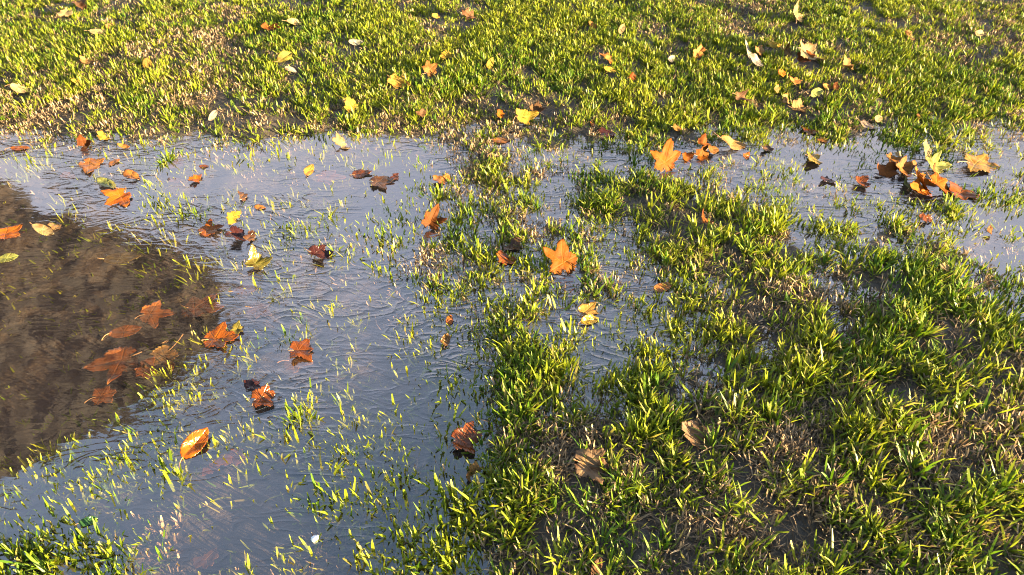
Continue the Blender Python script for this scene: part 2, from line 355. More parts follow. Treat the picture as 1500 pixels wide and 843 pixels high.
# px, py, width px, shape, colour, turn, tilt, curl, state (g grass, w afloat, s sunk), label
LEAVES = [
 (143,48,24,'oval','cream',20,25,.5,'g','pale yellow tan oval leaf high on the lawn, left of the trampled brown strip'),
 (216,95,24,'oval','gold',-70,45,.4,'g','golden rounded leaf alone in brown stubble, near the upper left of the lawn'),
 (127,91,22,'frag','tan',40,25,.9,'g','curled tan leaf in brown stubble, below the pale oval one at upper left'),
 (28,130,26,'oval','cream',0,35,.5,'g','cream coloured leaf with a dark gap behind it, at the left edge of the lawn'),
 (112,120,17,'oval','yellow',10,35,.3,'g','small yellow leaf in dead grass right of the cream leaf at the left edge'),
 (95,20,24,'frag','cream',60,20,.6,'g','faded yellow leaf sunk in green grass at the top left corner'),
 (115,7,30,'plane','brown',-30,25,.9,'g','brown crumpled leaf cut by the top edge, in the upper left corner'),
 (160,38,14,'frag','tan',0,30,.5,'g','tiny tan leaf scrap beside the pale yellow tan oval leaf'),
 (430,33,24,'oval','cream',30,40,.4,'g','pale cream oval leaf in tall green grass, upper left half of the lawn'),
 (397,41,26,'frag','rust',-10,25,.7,'g','rusty brown torn leaf just left of the pale cream oval one'),
 (416,86,28,'oval','olive',55,35,1.1,'g','curled olive leaf arching above a white one on the lawn'),
 (425,102,18,'oval','white',0,35,.3,'g','small white leaf right under the curled olive one'),
 (310,170,20,'oval','white',80,62,.9,'g','white folded leaf standing upright at the grassy shore'),
 (122,208,24,'frag','rust',-60,50,1.1,'g','rust coloured curled leaf at the muddy left shore'),
 (150,200,22,'frag','yellow',0,20,.6,'g','dull yellow leaf among stubble right of the rust curled one on the left shore'),
 (28,217,26,'oval','orange',8,6,.2,'w','narrow orange leaf lying flat at the left shore by the stubble edge'),
 (500,210,34,'frag','cream',-15,25,.6,'g','cream leaf at the end of the grass shore, above open water'),
 (130,241,46,'plane','apricot',-20,8,.35,'w','broad light brown leaf flat on the water below the left shore'),
 (180,214,18,'oval','apricot',0,20,.4,'g','small pinkish leaf between grass blades on the left shore'),
 (166,238,18,'frag','apricot',20,6,.3,'w','small light orange scrap right of the broad light brown leaf on the water'),
 (156,270,38,'oval','lime',150,14,.6,'w','pale green and cream leaf resting on another leaf near the dark pool'),
 (192,258,30,'oval','apricot',-20,25,.7,'w','tan orange leaf touching the top of the pale green and cream one'),
 (177,288,48,'plane','orange',-115,26,.35,'w','large glowing orange leaf just below the pale green and cream one'),
 (98,258,26,'frag','rust',15,4,.3,'s','reddish leaf soaked dark, left of the pale green and cream one'),
 (258,240,30,'frag','rust',0,3,.2,'s','soaked red brown leaf under shallow water near the grassy tongue'),
 (298,244,14,'oval','rust',10,6,.3,'w','tiny red brown leaf right of the soaked one near the grassy tongue'),
 (257,264,22,'frag','brown',-30,4,.4,'s','small brown sunken leaf left of an orange floating scrap'),
 (286,263,24,'frag','orange',30,15,.6,'w','small orange leaf scrap afloat beside the brown sunken one'),
 (452,250,26,'oval','gold',75,42,.6,'w','bright golden leaf tip raised out of the water next to a soaked leaf'),
 (478,258,46,'plane','rust',-10,4,.3,'s','soaked rust leaf spreading right of the bright golden tip'),
 (512,155,28,'frag','yellow',40,40,.5,'g','yellow torn leaf hanging in green grass above the shoreline'),
 (578,118,34,'plane','gold',-20,34,.5,'g','golden tan leaf left of and below the upright orange tan one'),
 (629,103,32,'plane','apricot',60,52,.6,'g','upright orange tan leaf casting a dark shadow on the lawn'),
 (652,82,20,'frag','yellow',0,35,.5,'g','yellow leaf scrap up and right of the upright orange tan one'),
 (638,24,17,'oval','gold',40,40,.4,'g','small golden leaf near the top edge, over the left middle of the lawn'),
 (685,28,30,'frag','brown',15,20,1.2,'g','dark brown twisted leaf near the top edge, right of the small golden one'),
 (718,94,20,'oval','yellow',80,48,.3,'g','bright yellow oval leaf in the green middle of the lawn'),
 (520,62,22,'oval','white',20,35,.5,'g','whitish leaf half hidden in dark grass, left of the golden pair'),
 (910,43,19,'oval','cream',70,50,.4,'g','pale leaf standing on edge in grass, upper right of centre'),
 (868,38,17,'frag','apricot',0,30,.5,'g','small apricot leaf left of the pale one standing on edge'),
 (887,86,26,'frag','apricot',-20,25,.6,'g','orange tan leaf fragment lying above a small yellow leaf'),
 (892,102,20,'oval','yellow',0,30,.3,'g','small yellow leaf right below the orange tan fragment'),
 (983,87,19,'oval','white',60,42,.4,'g','bluish white leaf half in shadow, left of the tan leaf in long grass'),
 (925,115,17,'frag','rust',0,30,.6,'g','small rust scrap in the grass below the small yellow leaf'),
 (732,168,18,'frag','orange',0,35,.6,'g','small orange leaf at the shore touching the left of a yellow one'),
 (765,171,38,'plane','yellow',10,30,.5,'g','bright yellow leaf at the shore between an orange scrap and a brown curl'),
 (785,160,26,'frag','brown',35,30,1.2,'g','brown curled leaf right behind the bright yellow one at the shore'),
 (867,181,17,'oval','orange',85,55,.5,'w','small orange leaf standing in water at the centre shore'),
 (888,196,28,'frag','maroon',0,8,.6,'w','dark wet leaf with a white gleam, right of the small standing orange one'),
 (617,167,19,'frag','brown',0,30,.8,'g','small brown leaf at the shore edge left of centre'),
 (733,206,28,'oval','apricot',5,6,.2,'w','pinkish orange leaf flat in the shallows below the shore'),
 (525,255,34,'plane','rust',20,4,.3,'w','reddish leaf flat on open water, left of a brown soaked one'),
 (553,267,42,'plane','brown',0,4,.4,'w','brown soaked lobed leaf between two reddish leaves on open water'),
 (578,260,19,'frag','rust',-20,5,.3,'w','small red scrap touching the right of the brown soaked lobed leaf'),
 (646,264,28,'frag','apricot',-15,32,.6,'w','pale orange curled leaf at the left edge of the stubble islet'),
 (990,188,26,'oval','apricot',35,45,.6,'g','orange tan leaf leaning in grass above the bright lobed orange leaf'),
 (973,239,46,'plane','orange',95,50,.2,'g','bright lobed orange leaf standing upright at the left end of the leaf row'),
 (1166,23,38,'plane','cream',100,50,.6,'g','pale tan lobed leaf showing its underside near the top edge, right half'),
 (1022,78,24,'frag','apricot',60,40,.7,'g','tan orange folded leaf in long grass left of the white folded one'),
 (1094,74,26,'oval','white',115,48,.4,'g','white pointed leaf flap at the left end of the pale leaf row on the lawn'),
 (1112,74,24,'frag','tan',40,42,.5,'g','tan leaf wedged right behind the white pointed flap'),
 (1108,90,28,'oval','white',150,30,.6,'g','whitish folded leaf lying under the white flap and its tan neighbour'),
 (1133,66,19,'oval','yellow',10,38,.4,'g','small yellow leaf in the middle of the pale leaf row on the lawn'),
 (1153,77,22,'frag','tan',70,45,.6,'g','tan leaf standing between the small yellow and the large pale yellow one'),
 (1180,75,46,'plane','cream',0,36,.5,'g','large pale yellow leaf at the right end of the pale leaf row on the lawn'),
 (1178,88,34,'frag','rust',0,12,.6,'g','rusty brown leaf tucked under the large pale yellow one'),
 (1240,96,26,'frag','tan',25,24,.8,'g','tan curled leaf beside a dark hollow, right of the pale leaf row'),
 (1145,108,15,'frag','orange',0,35,.5,'g','tiny orange scrap below the pale leaf row'),
 (1163,118,24,'frag','apricot',30,30,.6,'g','apricot leaf scrap just below the tiny orange one'),
 (1138,131,17,'oval','tan',75,50,.4,'g','small tan leaf on edge in grass left of the brown heap near the right shore'),
 (1195,136,25,'oval','lime',35,38,.7,'g','yellow green curled leaf at the left of a three leaf cluster'),
 (1212,127,19,'oval','apricot',0,38,.5,'g','tan orange leaf in the middle of a three leaf cluster'),
 (1224,128,19,'oval','rust',70,42,.5,'g','red orange leaf at the right of a three leaf cluster'),
 (1288,136,21,'oval','cream',85,52,.3,'g','cream oval leaf standing upright in brown stubble, right part of the lawn'),
 (1332,55,22,'frag','tan',20,34,.6,'g','tan leaf in green grass, upper right, left of the pale lone one'),
 (1433,50,22,'oval','cream',25,34,.6,'g','pale lone leaf in brown grass near the upper right corner'),
 (1082,143,28,'plane','brown',0,40,.9,'g','dark brown curled leaf in grass at the right shore'),
 (1150,148,21,'frag','tan',-20,30,.7,'g','tan crumpled leaf on top of a brown heap near the right shore'),
 (1165,160,34,'plane','tan',20,28,.9,'g','tan brown crumpled lobed leaf at the bottom of a brown heap near the right shore'),
 (1270,184,25,'oval','pink',-30,34,.6,'w','pinkish white leaf at the water edge, lower of a pale pair'),
 (1286,174,19,'oval','cream',40,38,.4,'g','cream leaf at the water edge, upper of a pale pair'),
 (1185,192,28,'frag','orange',5,14,.5,'w','orange leaf low on the water right of the grass tuft'),
 (1205,206,17,'frag','apricot',0,10,.3,'w','tiny light orange scrap below the orange leaf low on the water'),
 (1345,172,19,'oval','apricot',70,45,.5,'g','small orange tan leaf upright in grass at the right shore'),
 (1190,232,32,'plane','yellow',-10,28,.6,'w','golden olive leaf on the water between the leaf row and the leaf pile'),
 (1006,232,26,'frag','orange',-30,45,.7,'g','small bright orange leaf touching the right of the upright lobed one'),
 (1026,229,28,'plane','orange',20,45,.7,'g','orange crumpled leaf in the middle of the leaf row'),
 (1043,219,26,'oval','apricot',35,42,.6,'g','apricot leaf at the right end of the bright leaf row'),
 (1030,211,22,'frag','rust',0,30,.7,'g','rust leaf peeking out above the bright leaf row'),
 (1071,210,38,'oval','tan',4,26,.6,'g','long tan leaf lying right of the bright leaf row'),
 (1093,229,15,'frag','orange',80,36,.6,'w','tiny orange scrap under the long tan leaf'),
 (1123,218,21,'frag','brown',30,30,1.0,'w','brown crumpled leaf on dark wet ground right of the long tan one'),
 (1260,267,28,'plane','rust',-20,28,.8,'w','red orange crumpled leaf on the water left of the leaf pile'),
 (1212,264,24,'frag','maroon',0,12,.7,'w','dark red brown leaf left of the red orange crumpled one'),
 (1356,222,26,'oval','cream',100,58,.4,'g','pale yellow pointed leaf standing upright on top of the leaf pile'),
 (1368,243,34,'plane','lime',20,34,.5,'g','pale green yellow leaf at the upper right of the leaf pile'),
 (1322,250,36,'plane','apricot',40,42,.7,'g','tan orange leaf at the left of the leaf pile'),
 (1304,236,28,'frag','apricot',60,40,.8,'g','light orange curled leaf at the upper left of the leaf pile'),
 (1317,229,19,'oval','cream',20,40,.6,'g','small cream scrap at the upper left of the leaf pile'),
 (1347,262,38,'plane','orange',0,40,.7,'g','orange brown crumpled leaf in the middle of the leaf pile'),
 (1328,271,28,'oval','lime',65,45,.5,'g','pale lime leaf at the lower left of the leaf pile'),
 (1371,257,26,'frag','apricot',0,42,.6,'g','light orange torn leaf right under the pale green yellow one in the pile'),
 (1370,270,38,'plane','orange',-30,38,.7,'g','deep orange leaf at the lower right of the leaf pile'),
 (1345,281,32,'frag','orange',20,32,.6,'g','orange leaf at the foot of the leaf pile'),
 (1298,250,30,'frag','rust',10,30,.6,'g','reddish brown leaf at the far left foot of the leaf pile'),
 (1428,241,46,'plane','gold',-8,16,.4,'w','golden leaf lying flat on the water right of the leaf pile'),
 (1407,282,34,'frag','orange',0,22,.5,'w','wet orange brown leaf at the lower right foot of the leaf pile'),
 (8,342,44,'plane','orange',40,8,.3,'w','large orange leaf flat in the dark pool, cut by the left edge'),
 (62,337,34,'oval','cream',-14,32,.6,'w','pale cream yellow leaf lifted above the dark pool'),
 (80,332,20,'frag','tan',0,20,.6,'w','tan scrap touching the right end of the pale cream yellow leaf'),
 (10,379,30,'oval','lime',20,28,.5,'w','green and yellow leaf in the dark pool at the left edge'),
 (176,378,54,'oval','olive',10,2,.15,'s','broad olive green leaf sunk under the top of the dark pool'),
 (302,339,40,'plane','orange',30,8,.4,'w','orange wet leaf on the water left of a maroon curled one'),
 (341,318,27,'frag','yellow',35,45,.5,'w','yellow tan leaf upright in water above the maroon curled one'),
 (345,345,44,'plane','maroon',-10,20,1.0,'w','dark maroon curled leaf half out of the water'),
 (366,347,24,'frag','brown',70,45,1.2,'w','brown rolled leaf standing right of the dark maroon one'),
 (374,386,44,'plane','olive',75,38,.9,'w','olive yellow curled leaf on the wrinkled water right of the pool'),
 (358,425,38,'oval','brown',15,3,.3,'s','brown leaf under water below the olive yellow curled one'),
 (374,453,44,'plane','brown',-20,2,.2,'s','red brown leaf sunk at the right corner of the dark pool'),
 (355,288,21,'frag','brown',80,45,.9,'w','small brown leaf standing in water above the yellow tan one'),
 (380,304,17,'oval','apricot',0,25,.5,'w','tiny tan leaf on the water right of the small brown standing one'),
 (462,372,42,'plane','maroon',0,20,1.0,'w','dark maroon crumpled leaf on mud right of the olive yellow one'),
 (220,461,54,'plane','orange',10,14,.6,'s','red orange crumpled leaf at the top of the pool leaf group'),
 (181,486,46,'oval','orange',25,12,.5,'s','orange pointed leaf folded along its rib, left in the pool leaf group'),
 (285,452,66,'plane','rust',-5,2,.2,'s','dark red leaf sunk in the pool right of the red orange crumpled one'),
 (178,527,84,'plane','orange',-150,4,.35,'s','largest red orange lobed leaf lying flat in the pool with its stalk down left'),
 (240,520,60,'plane','gold',-120,8,.4,'s','yellow olive leaf with a long stalk in the pool leaf group'),
 (214,541,44,'frag','orange',-30,4,.4,'s','orange brown leaf half hidden beneath the yellow olive one'),
 (314,496,58,'plane','orange',15,10,.4,'w','orange brown leaf at the right shore of the dark pool'),
 (346,484,26,'frag','olive',20,34,1.1,'w','dark olive curl at the tip of the orange brown shore leaf'),
 (438,514,50,'plane','rust',12,10,.6,'w','rusty wet leaf with a dark upturned tip on blue water'),
 (430,530,50,'plane','tan',-15,2,.2,'s','faint pinkish leaf under the blue water below the rusty wet one'),
 (630,326,42,'plane','rust',80,42,.7,'g','orange brown leaf raised on a clump left of centre'),
 (740,379,34,'frag','orange',0,34,.6,'w','orange and yellow torn leaf left of the bright star shaped one'),
 (752,362,32,'frag','brown',0,14,.7,'w','brown dull leaf behind the orange and yellow torn one'),
 (825,386,64,'plane','orange',100,44,.12,'g','bright orange star shaped leaf in the centre of the picture'),
 (970,421,34,'oval','apricot',25,28,.4,'w','apricot rounded leaf on murky ground right of the star shaped leaf'),
 (858,456,38,'plane','gold',50,22,.5,'w','golden brown leaf half under murky water below the star shaped leaf'),
 (862,470,32,'oval','yellow',20,38,1.0,'w','thin yellow leaf edge curling just in front of the golden brown one'),
 (658,470,18,'oval','orange',80,34,.5,'w','small orange leaf at the right end of the open water'),
 (652,499,24,'oval','tan',80,56,1.2,'w','tan cupped leaf like a small shell at the grass edge'),
 (1033,321,28,'frag','rust',-30,38,.7,'g','rust leaf on the green band left of a cream scrap'),
 (1046,331,17,'oval','cream',0,42,.4,'g','cream scrap on the green band touching the rust leaf'),
 (1356,320,19,'frag','rust',80,38,.8,'w','small rust leaf standing in water below the leaf pile'),
 (1450,338,19,'oval','apricot',80,42,.6,'g','small apricot leaf among grass near the right edge'),
 (1383,393,22,'frag','cream',0,28,.5,'g','pale scrap on the green band toward the right edge'),
 (148,580,48,'plane','orange',20,3,.3,'s','orange leaf under water at the bottom tip of the dark pool'),
 (382,584,48,'plane','rust',25,24,.7,'w','rust brown leaf with raised edges in the blue water at lower left'),
 (371,566,30,'frag','maroon',0,14,.7,'w','dark scrap behind the rust brown leaf with raised edges'),
 (285,651,56,'oval','orange',62,48,.9,'w','bright orange leaf folded like a tent in the lower left water'),
 (339,671,44,'frag','rust',0,2,.2,'s','flat brown orange leaf under water right of the tent shaped one'),
 (310,686,30,'frag','rust',30,2,.2,'s','small rust fragment under water below the tent shaped leaf'),
 (128,764,26,'oval','green',25,28,.4,'w','small fresh green leaf among the blades at the bottom left'),
 (302,820,40,'frag','brown',0,2,.3,'s','brown leaf sunk at the bottom edge of the water tongue'),
 (676,645,60,'plane','rust',10,26,.8,'w','rust brown curled leaf at the bank of the blue water'),
 (692,693,34,'frag','tan',60,45,1.0,'g','tan rolled leaf in grass below the rust brown one at the bank'),
 (858,681,74,'plane','drab',-8,26,.8,'g','grey brown curled leaf lying on dark grass, largest in the lower middle'),
 (873,834,34,'oval','brown',80,42,.6,'g','brown leaf cut by the bottom edge'),
 (1012,636,62,'plane','drab',12,26,.7,'g','dull brown leaf half buried in the grass right of the grey brown one'),
]

def outline(shape, r):
    """polar outline radius for angle a (0 = tip, along +X)"""
    if shape == 'plane':
        lobes = [(0, 1.0, .30), (58, .86, .27), (-58, .86, .27), (118, .60, .27), (-118, .60, .27)]
        lobes = [(R(a + r.uniform(-11, 11)), h * r.choice((1, 1, 1, .68)) * r.uniform(.82, 1.08), w * r.uniform(.85, 1.3)) for a, h, w in lobes]
        ph = r.uniform(0, 6)
        def f(a):
            v = 0.43
            for c, h, w in lobes:
                d = abs((a - c + math.pi) % (2 * math.pi) - math.pi)
                v = max(v, 0.43 + (h - 0.43) * max(0, 1 - d / (w * 1.7)) ** 0.95)
            v += 0.085 * ((a * 3.3 + ph) % 1.0 - .3) * (1 if abs(a) < 2.4 else .3)
            if abs(abs(a) - math.pi) < .25: v *= .55
            return v
        return f, [l[0] for l in lobes]
    if shape == 'oval':
        asp = r.uniform(.5, .68)
        def f(a):
            c, s = math.cos(a), math.sin(a)
            v = 0.62 / math.sqrt((c / 1.0) ** 2 + (s / asp) ** 2)
            if abs(a) < .3: v *= 1 + .22 * (1 - abs(a) / .3)
            return v + .012 * math.sin(a * 23)
        return f, [0, R(48), R(-48), R(105), R(-105)]
    ph = [r.uniform(0, 6.28) for _ in range(4)]
    def f(a):
        return .52 + .13 * math.sin(2 * a + ph[0]) + .10 * math.sin(3 * a + ph[1]) + .06 * math.sin(7 * a + ph[2]) + .03 * math.sin(13 * a + ph[3])
    return f, [0, R(60), R(-60)]

def make_leaf(i, rec):
    px, py, w, shape, colour, turn, tilt, curl, state, label = rec
    if 'pile' in label or 'leaf row' in label: w *= 1.35 if 'leaf pile' in label else 1.2
    r = random.Random(1000 + i)
    size = w * px_size(px, py) * 0.5 * (1.32 if shape == 'plane' else 1.45)
    f, veins = outline(shape, r)
    na, nr = 112, 11
    roll = r.uniform(-1, 1) * .35
    k1, k2, k3 = r.uniform(0, 6), r.uniform(0, 6), r.uniform(2.2, 3.6)
    if state == 'w': tilt *= .7
    curl *= {'g': 1.2, 'w': .85, 's': .35}[state]
    fold = curl * r.uniform(.3, .6)
    def bend(u, v):
        z = fold * abs(v) * (.75 + .25 * u) + curl * .32 * u * u + curl * .20 * math.sin(k3 * u + k1) * (.4 + abs(v)) + curl * .18 * math.sin(5 * v + 3 * u + k2) * math.hypot(u, v)
        z += roll * curl * v * u + (.012 + .028 * curl) * math.sin(8 * u + 4 * v + k1) * math.cos(7 * v - 3 * u + k2) + .005 * math.sin(23 * v + 9 * u + k2)
        s = 1 - .22 * curl * min(1, abs(v))
        return u * (1 - .10 * curl * abs(u)), v * s, z
    def vein_at(u, v):
        a0, d0 = math.atan2(v, u), math.hypot(u, v)
        best = 0
        for a in veins:
            da = (a0 - a + math.pi) % (2 * math.pi) - math.pi
            if abs(da) < 1.2:
                best = max(best, 1 - abs(math.sin(da)) * d0 / .035)
                for t in (.25, .42, .6, .78):                        # side veins
                    lu = d0 * math.cos(da) - t * .9; lv = abs(d0 * math.sin(da))
                    if 0 < lv < .28 and shape != 'frag': best = max(best, .6 * (1 - abs(lu - lv * .9) / .022))
        return max(0, best)
    verts, faces, ve, ed = [], [], [], []
    for k in range(nr + 1):
        t = k / nr
        for j in range(na if k else 1):
            a = 2 * math.pi * j / na; a = a if a <= math.pi else a - 2 * math.pi
            d = f(a) * t
            u, v = d * math.cos(a), d * math.sin(a)
            verts.append(tuple(c * size for c in bend(u, v))); ve.append(vein_at(u, v)); ed.append(t)
    for j in range(na):
        faces.append((0, 1 + j, 1 + (j + 1) % na))
    for k in range(1, nr):
        b0, b1 = 1 + (k - 1) * na, 1 + k * na
        for j in range(na):
            j2 = (j + 1) % na
            faces.append((b0 + j, b1 + j, b1 + j2, b0 + j2))
    o = mesh_obj('fallen_leaf', verts, faces, M_LEAF)
    for nm, vals in (('vein', ve), ('edge', ed)):
        at_ = o.data.attributes.new(nm, 'FLOAT', 'POINT'); at_.data.foreach_set('value', vals)
    sm = o.modifiers.new('thickness', 'SOLIDIFY'); sm.thickness = 0.0006; sm.offset = 0
    # turn about the vertical, then tip the face toward the low sun and the viewer
    az = R(-38 + r.uniform(-25, 25)) if 'star shaped leaf in the centre' not in label else R(-66)
    n = Vector((math.sin(R(tilt)) * math.cos(az), math.sin(R(tilt)) * math.sin(az), math.cos(R(tilt))))
    q = Vector((0, 0, 1)).rotation_difference(n) @ Quaternion((0, 0, 1), R(turn))
    o.rotation_mode = 'QUATERNION'; o.rotation_quaternion = q
    p = at(px, py)
    gz = float(ground_z(p[0], p[1]))
    low = min((q @ Vector(v)).z for v in verts)
    if state == 'g':
        lift = gz + 0.012 - low * .75
    elif state == 'w':
        lift = max(0.0, gz) + 0.002 - low * .72
    else:
        lift = -0.001 - max((q @ Vector(v)).z for v in verts) * .6
        lift = max(lift, -0.012 - low) if False else lift
    p = at(px, py, max(lift, -0.02))
    o.location = (p[0], p[1], lift)
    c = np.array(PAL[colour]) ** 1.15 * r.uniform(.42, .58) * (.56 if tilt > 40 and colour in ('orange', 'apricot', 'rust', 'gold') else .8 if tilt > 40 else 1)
    if state != 'g': c = c ** 1.1 * .9
    if state == 's': c = c * .55 + np.array([.10, .055, .03]) * .45
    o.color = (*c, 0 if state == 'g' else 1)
    o['label'] = label; o['category'] = 'leaf'; o['group'] = 'fallen autumn leaves'
    if shape != 'frag' and w >= 24:
        # stalk: a thin tapered tube from the leaf base
        ln = r.uniform(.18, .5) + (.6 if 'stalk' in label else 0)
        sd = r.uniform(-.3, .3)
        base = f(math.pi) * .9
        sv, sf = [], []
        ns = 7
        for k in range(ns + 1):
            t = k / ns
            u = -base - ln * t; v = sd * t * t
            b = bend(-base, 0)
            cx, cy, cz = u * size, v * size, (b[2] + .10 * t * (1 - t)) * size
            rad = (.017 + .012 * (t > .85)) * size
            for m in range(6):
                a = m * math.pi / 3
                sv.append((cx, cy + rad * math.cos(a), cz + rad * math.sin(a)))
        for k in range(ns):
            for m in range(6):
                sf.append((k * 6 + m, k * 6 + (m + 1) % 6, k * 6 + 6 + (m + 1) % 6, k * 6 + 6 + m))
        sf.append(tuple(range(5, -1, -1))); sf.append(tuple(range(ns * 6, ns * 6 + 6)))
        mesh_obj('stalk', sv, sf, M_STALK, o)
    return (p[0], p[1], size, state)

LEAF_AT = np.array([make_leaf(i, rec)[:3] for i, rec in enumerate(LEAVES)])

# ------------------------------------------------------------------ grass
def build_blades(name, B, mat, K=3):
    """B: dict of arrays base x,y,z, length, width, az, lean, bend, twist, rgb, tip -> one mesh"""
    n = len(B['x'])
    t = np.linspace(0, 1, K + 1)
    P = np.zeros((n, K + 1, 3)); P[:, 0] = np.stack([B['x'], B['y'], B['z']], -1)
    for k in range(K):
        th = B['lean'] + B['bend'] * (t[k] + .5 / K)
        ds = B['len'] / K
        az = B['az'] + B['twist'] * .35 * t[k]
        P[:, k + 1, 0] = P[:, k, 0] + np.sin(th) * np.cos(az) * ds
        P[:, k + 1, 1] = P[:, k, 1] + np.sin(th) * np.sin(az) * ds
        P[:, k + 1, 2] = P[:, k, 2] + np.cos(th) * ds
    wa = B['az'][:, None] + math.pi / 2 + B['twist'][:, None] * (.3 + .7 * t[None])
    prof = np.interp(t, [0, .25, .7, 1], [.75, 1.0, .85, .0])[None] + B['tip'][:, None] * t[None] ** 3
    hw = B['wid'][:, None] * .5 * prof
    W = np.stack([np.cos(wa), np.sin(wa), np.zeros_like(wa)], -1) * hw[..., None]
    V = np.stack([P - W, P + W], 2).reshape(n, -1, 3)
    q0 = np.array([[2 * k, 2 * k + 1, 2 * k + 3, 2 * k + 2] for k in range(K)])
    Q = (np.arange(n)[:, None, None] * (2 * (K + 1)) + q0[None]).reshape(-1, 4)
    # sheath paler and yellower near the root, tip a little yellower where it was mown
    c = B['rgb'][:, None, :] * np.ones((1, K + 1, 1))
    root = np.array([.20, .19, .07]); tw = np.clip(1 - t * 3.2, 0, 1)[None, :, None] * .45
    if name == 'grass':
        c = c * (1 - tw) + root * tw
        tp = (np.clip(t - .75, 0, 1) * 4)[None, :, None] * B['mown'][:, None, None]
        c = c * (1 - tp) + np.array([.23, .24, .06]) * tp
    C = np.repeat(c[:, :, None, :], 2, 2).reshape(-1, 3)
    o = np_mesh(name, V.reshape(-1, 3), Q, mat, color=C)
    return o

XR, YR = (-4.6, 4.6), (0.42, 5.25)
AREA = (XR[1] - XR[0]) * (YR[1] - YR[0])
def scatter(per_m2, dens, r):
    n = int(per_m2 * AREA)
    x = r.uniform(*XR, n); y = r.uniform(*YR, n)
    px, py = to_px(x, y)
    ok = (px > -1000) & (px < 2500) & (np.abs(x) < 4.4)
    x, y, px, py = x[ok], y[ok], px[ok], py[ok]
    d = dens(x, y, px, py)
    inside = (px > -60) & (px < 1600) & (py > -60) & (py < 930)
    d = d * np.where(inside, 1.0, .62)
    k = r.random(len(x)) < d
    return x[k], y[k], px[k], py[k]

def leaf_cull(x, y, frac=.6):
    keep = np.ones(len(x), bool)
    for lx, ly, s in LEAF_AT:
        keep &= ~(((x - lx) ** 2 + (y - (ly - s * .35)) ** 2) < (s * frac) ** 2)
    return keep

TUFTS = [(830,500,7),(800,560,7),(755,520,6),(675,578,6),(770,590,6),(430,612,6),(420,640,3),(510,745,6),(375,228,5),(235,295,5),(265,312,6),
         (720,275,7),(870,300,8),(880,270,5),(785,447,6),(955,595,7),(960,640,6),(1450,740,8),(1480,760,6),(1420,765,6),(1270,640,6),(1250,625,5),(640,740,5),
         (225,640,4),(240,700,4),(1115,175,7),(1020,180,6),(1225,165,7),(1400,175,8),(1370,215,8),(1400,205,7),(990,300,8),(960,230,6),
         (1080,560,5),(1190,560,5),(1330,480,6),(1400,450,6),(1360,430,6),(1280,390,6),(500,380,3),(430,330,4),(470,320,3),(690,640,4),(990,475,5),
         (30,800,4),(10,830,6),(80,815,4),(140,790,3),(240,240,5),(60,235,6),(40,240,5),(30,250,4),(1140,330,7),(1060,360,6),(910,660,5),(25,410,3),(10,425,2),(1325,650,5),(1130,400,4),
         (640,285,4),(560,395,4),(700,310,4),(800,395,5),(1000,520,5),(1060,600,6),(1160,720,4),(1340,700,5),(1400,620,6),(1210,520,5),
         (480,720,5),(560,740,5),(600,790,6),(540,800,5),(650,800,6),(680,760,5),(620,830,6),(700,720,5),(650,620,4),(660,560,4),(620,700,3),(500,780,4)]

def green_density(x, y, px, py):
    jx = (fbm(x * 11 + 3, y * 11, 1) - .5) * 70; jy = (fbm(x * 11, y * 11 + 9, 6) - .5) * 55
    g = sample(GMAP, px + jx, py + jy) / 9
    g = np.minimum(g * (1 + .22 * np.clip((px - 620) / 150, 0, 1) * np.clip((py - 420) / 100, 0, 1) + .1 * np.clip((190 - py) / 60, 0, 1)), 1.05)
    cl = fbm(x * 13, y * 13, 0, 3)
    wet = np.clip((.012 - sample(HZM, px, py)) / .012, 0, 1)
    d = np.clip(g ** (1.8 - .22 * wet) * 1.2 * np.clip((fbm(x * 3.6, y * 3.6, 2) - .25) * 4, .25 + .3 * wet, 1.2) * np.clip((cl - .36 + .09 * np.clip((230 - py) / 80, 0, 1)) * 4.6, .03, 1.8), 0, 1)
    return d
def dead_density(x, y, px, py):
    jx = (fbm(x * 9 + 30, y * 9, 3) - .5) * 70; jy = (fbm(x * 9, y * 9 + 19, 2) - .5) * 50
    g = (sample(DMAP, px + jx, py + jy) / 9) ** 1.25 * 1.25
    cl = fbm(x * 12 + 50, y * 12, 5, 3)
    return np.clip(g * np.clip((cl - .25) * 3.0, .08, 1.5), 0, 1)

def cat(parts):
    return {k: np.concatenate([p[k] for p in parts]) for k in parts[0]}

def tuft_blades(cx, cy, nb, r, spread, length, width, leanmax):
    """nb blades round each tuft centre, fanning outward"""
    idx = np.repeat(np.arange(len(cx)), nb); n = len(idx)
    az = r.uniform(0, 2 * math.pi, n)
    rad = np.abs(r.normal(0, 1, n)) * spread
    x = cx[idx] + np.cos(az) * rad; y = cy[idx] + np.sin(az) * rad
    # lawn leans a little with the mowing / flow (toward -X) as well as out of its tuft
    lean = np.clip(np.abs(r.normal(.35, .3, n)) + rad / spread * .12, .02, leanmax)
    az = az + r.normal(0, .5, n)
    tl = r.uniform(.55, 1.3, len(cx))[idx]
    far = np.clip(1.2 - (y - 1.0) * .19, .64, 1.16)
    return idx, dict(x=x, y=y, az=az, lean=lean, bend=r.normal(.35, .4, n), twist=r.normal(0, .7, n),
                     len=length * r.uniform(.5, 1.25, n) * tl * far * np.clip(.92 + sample(HZM, *to_px(x, y)) * 10, .76, 1), hue=r.normal(0, .28, len(cx))[idx], wid=width * r.uniform(.65, 1.3, n))

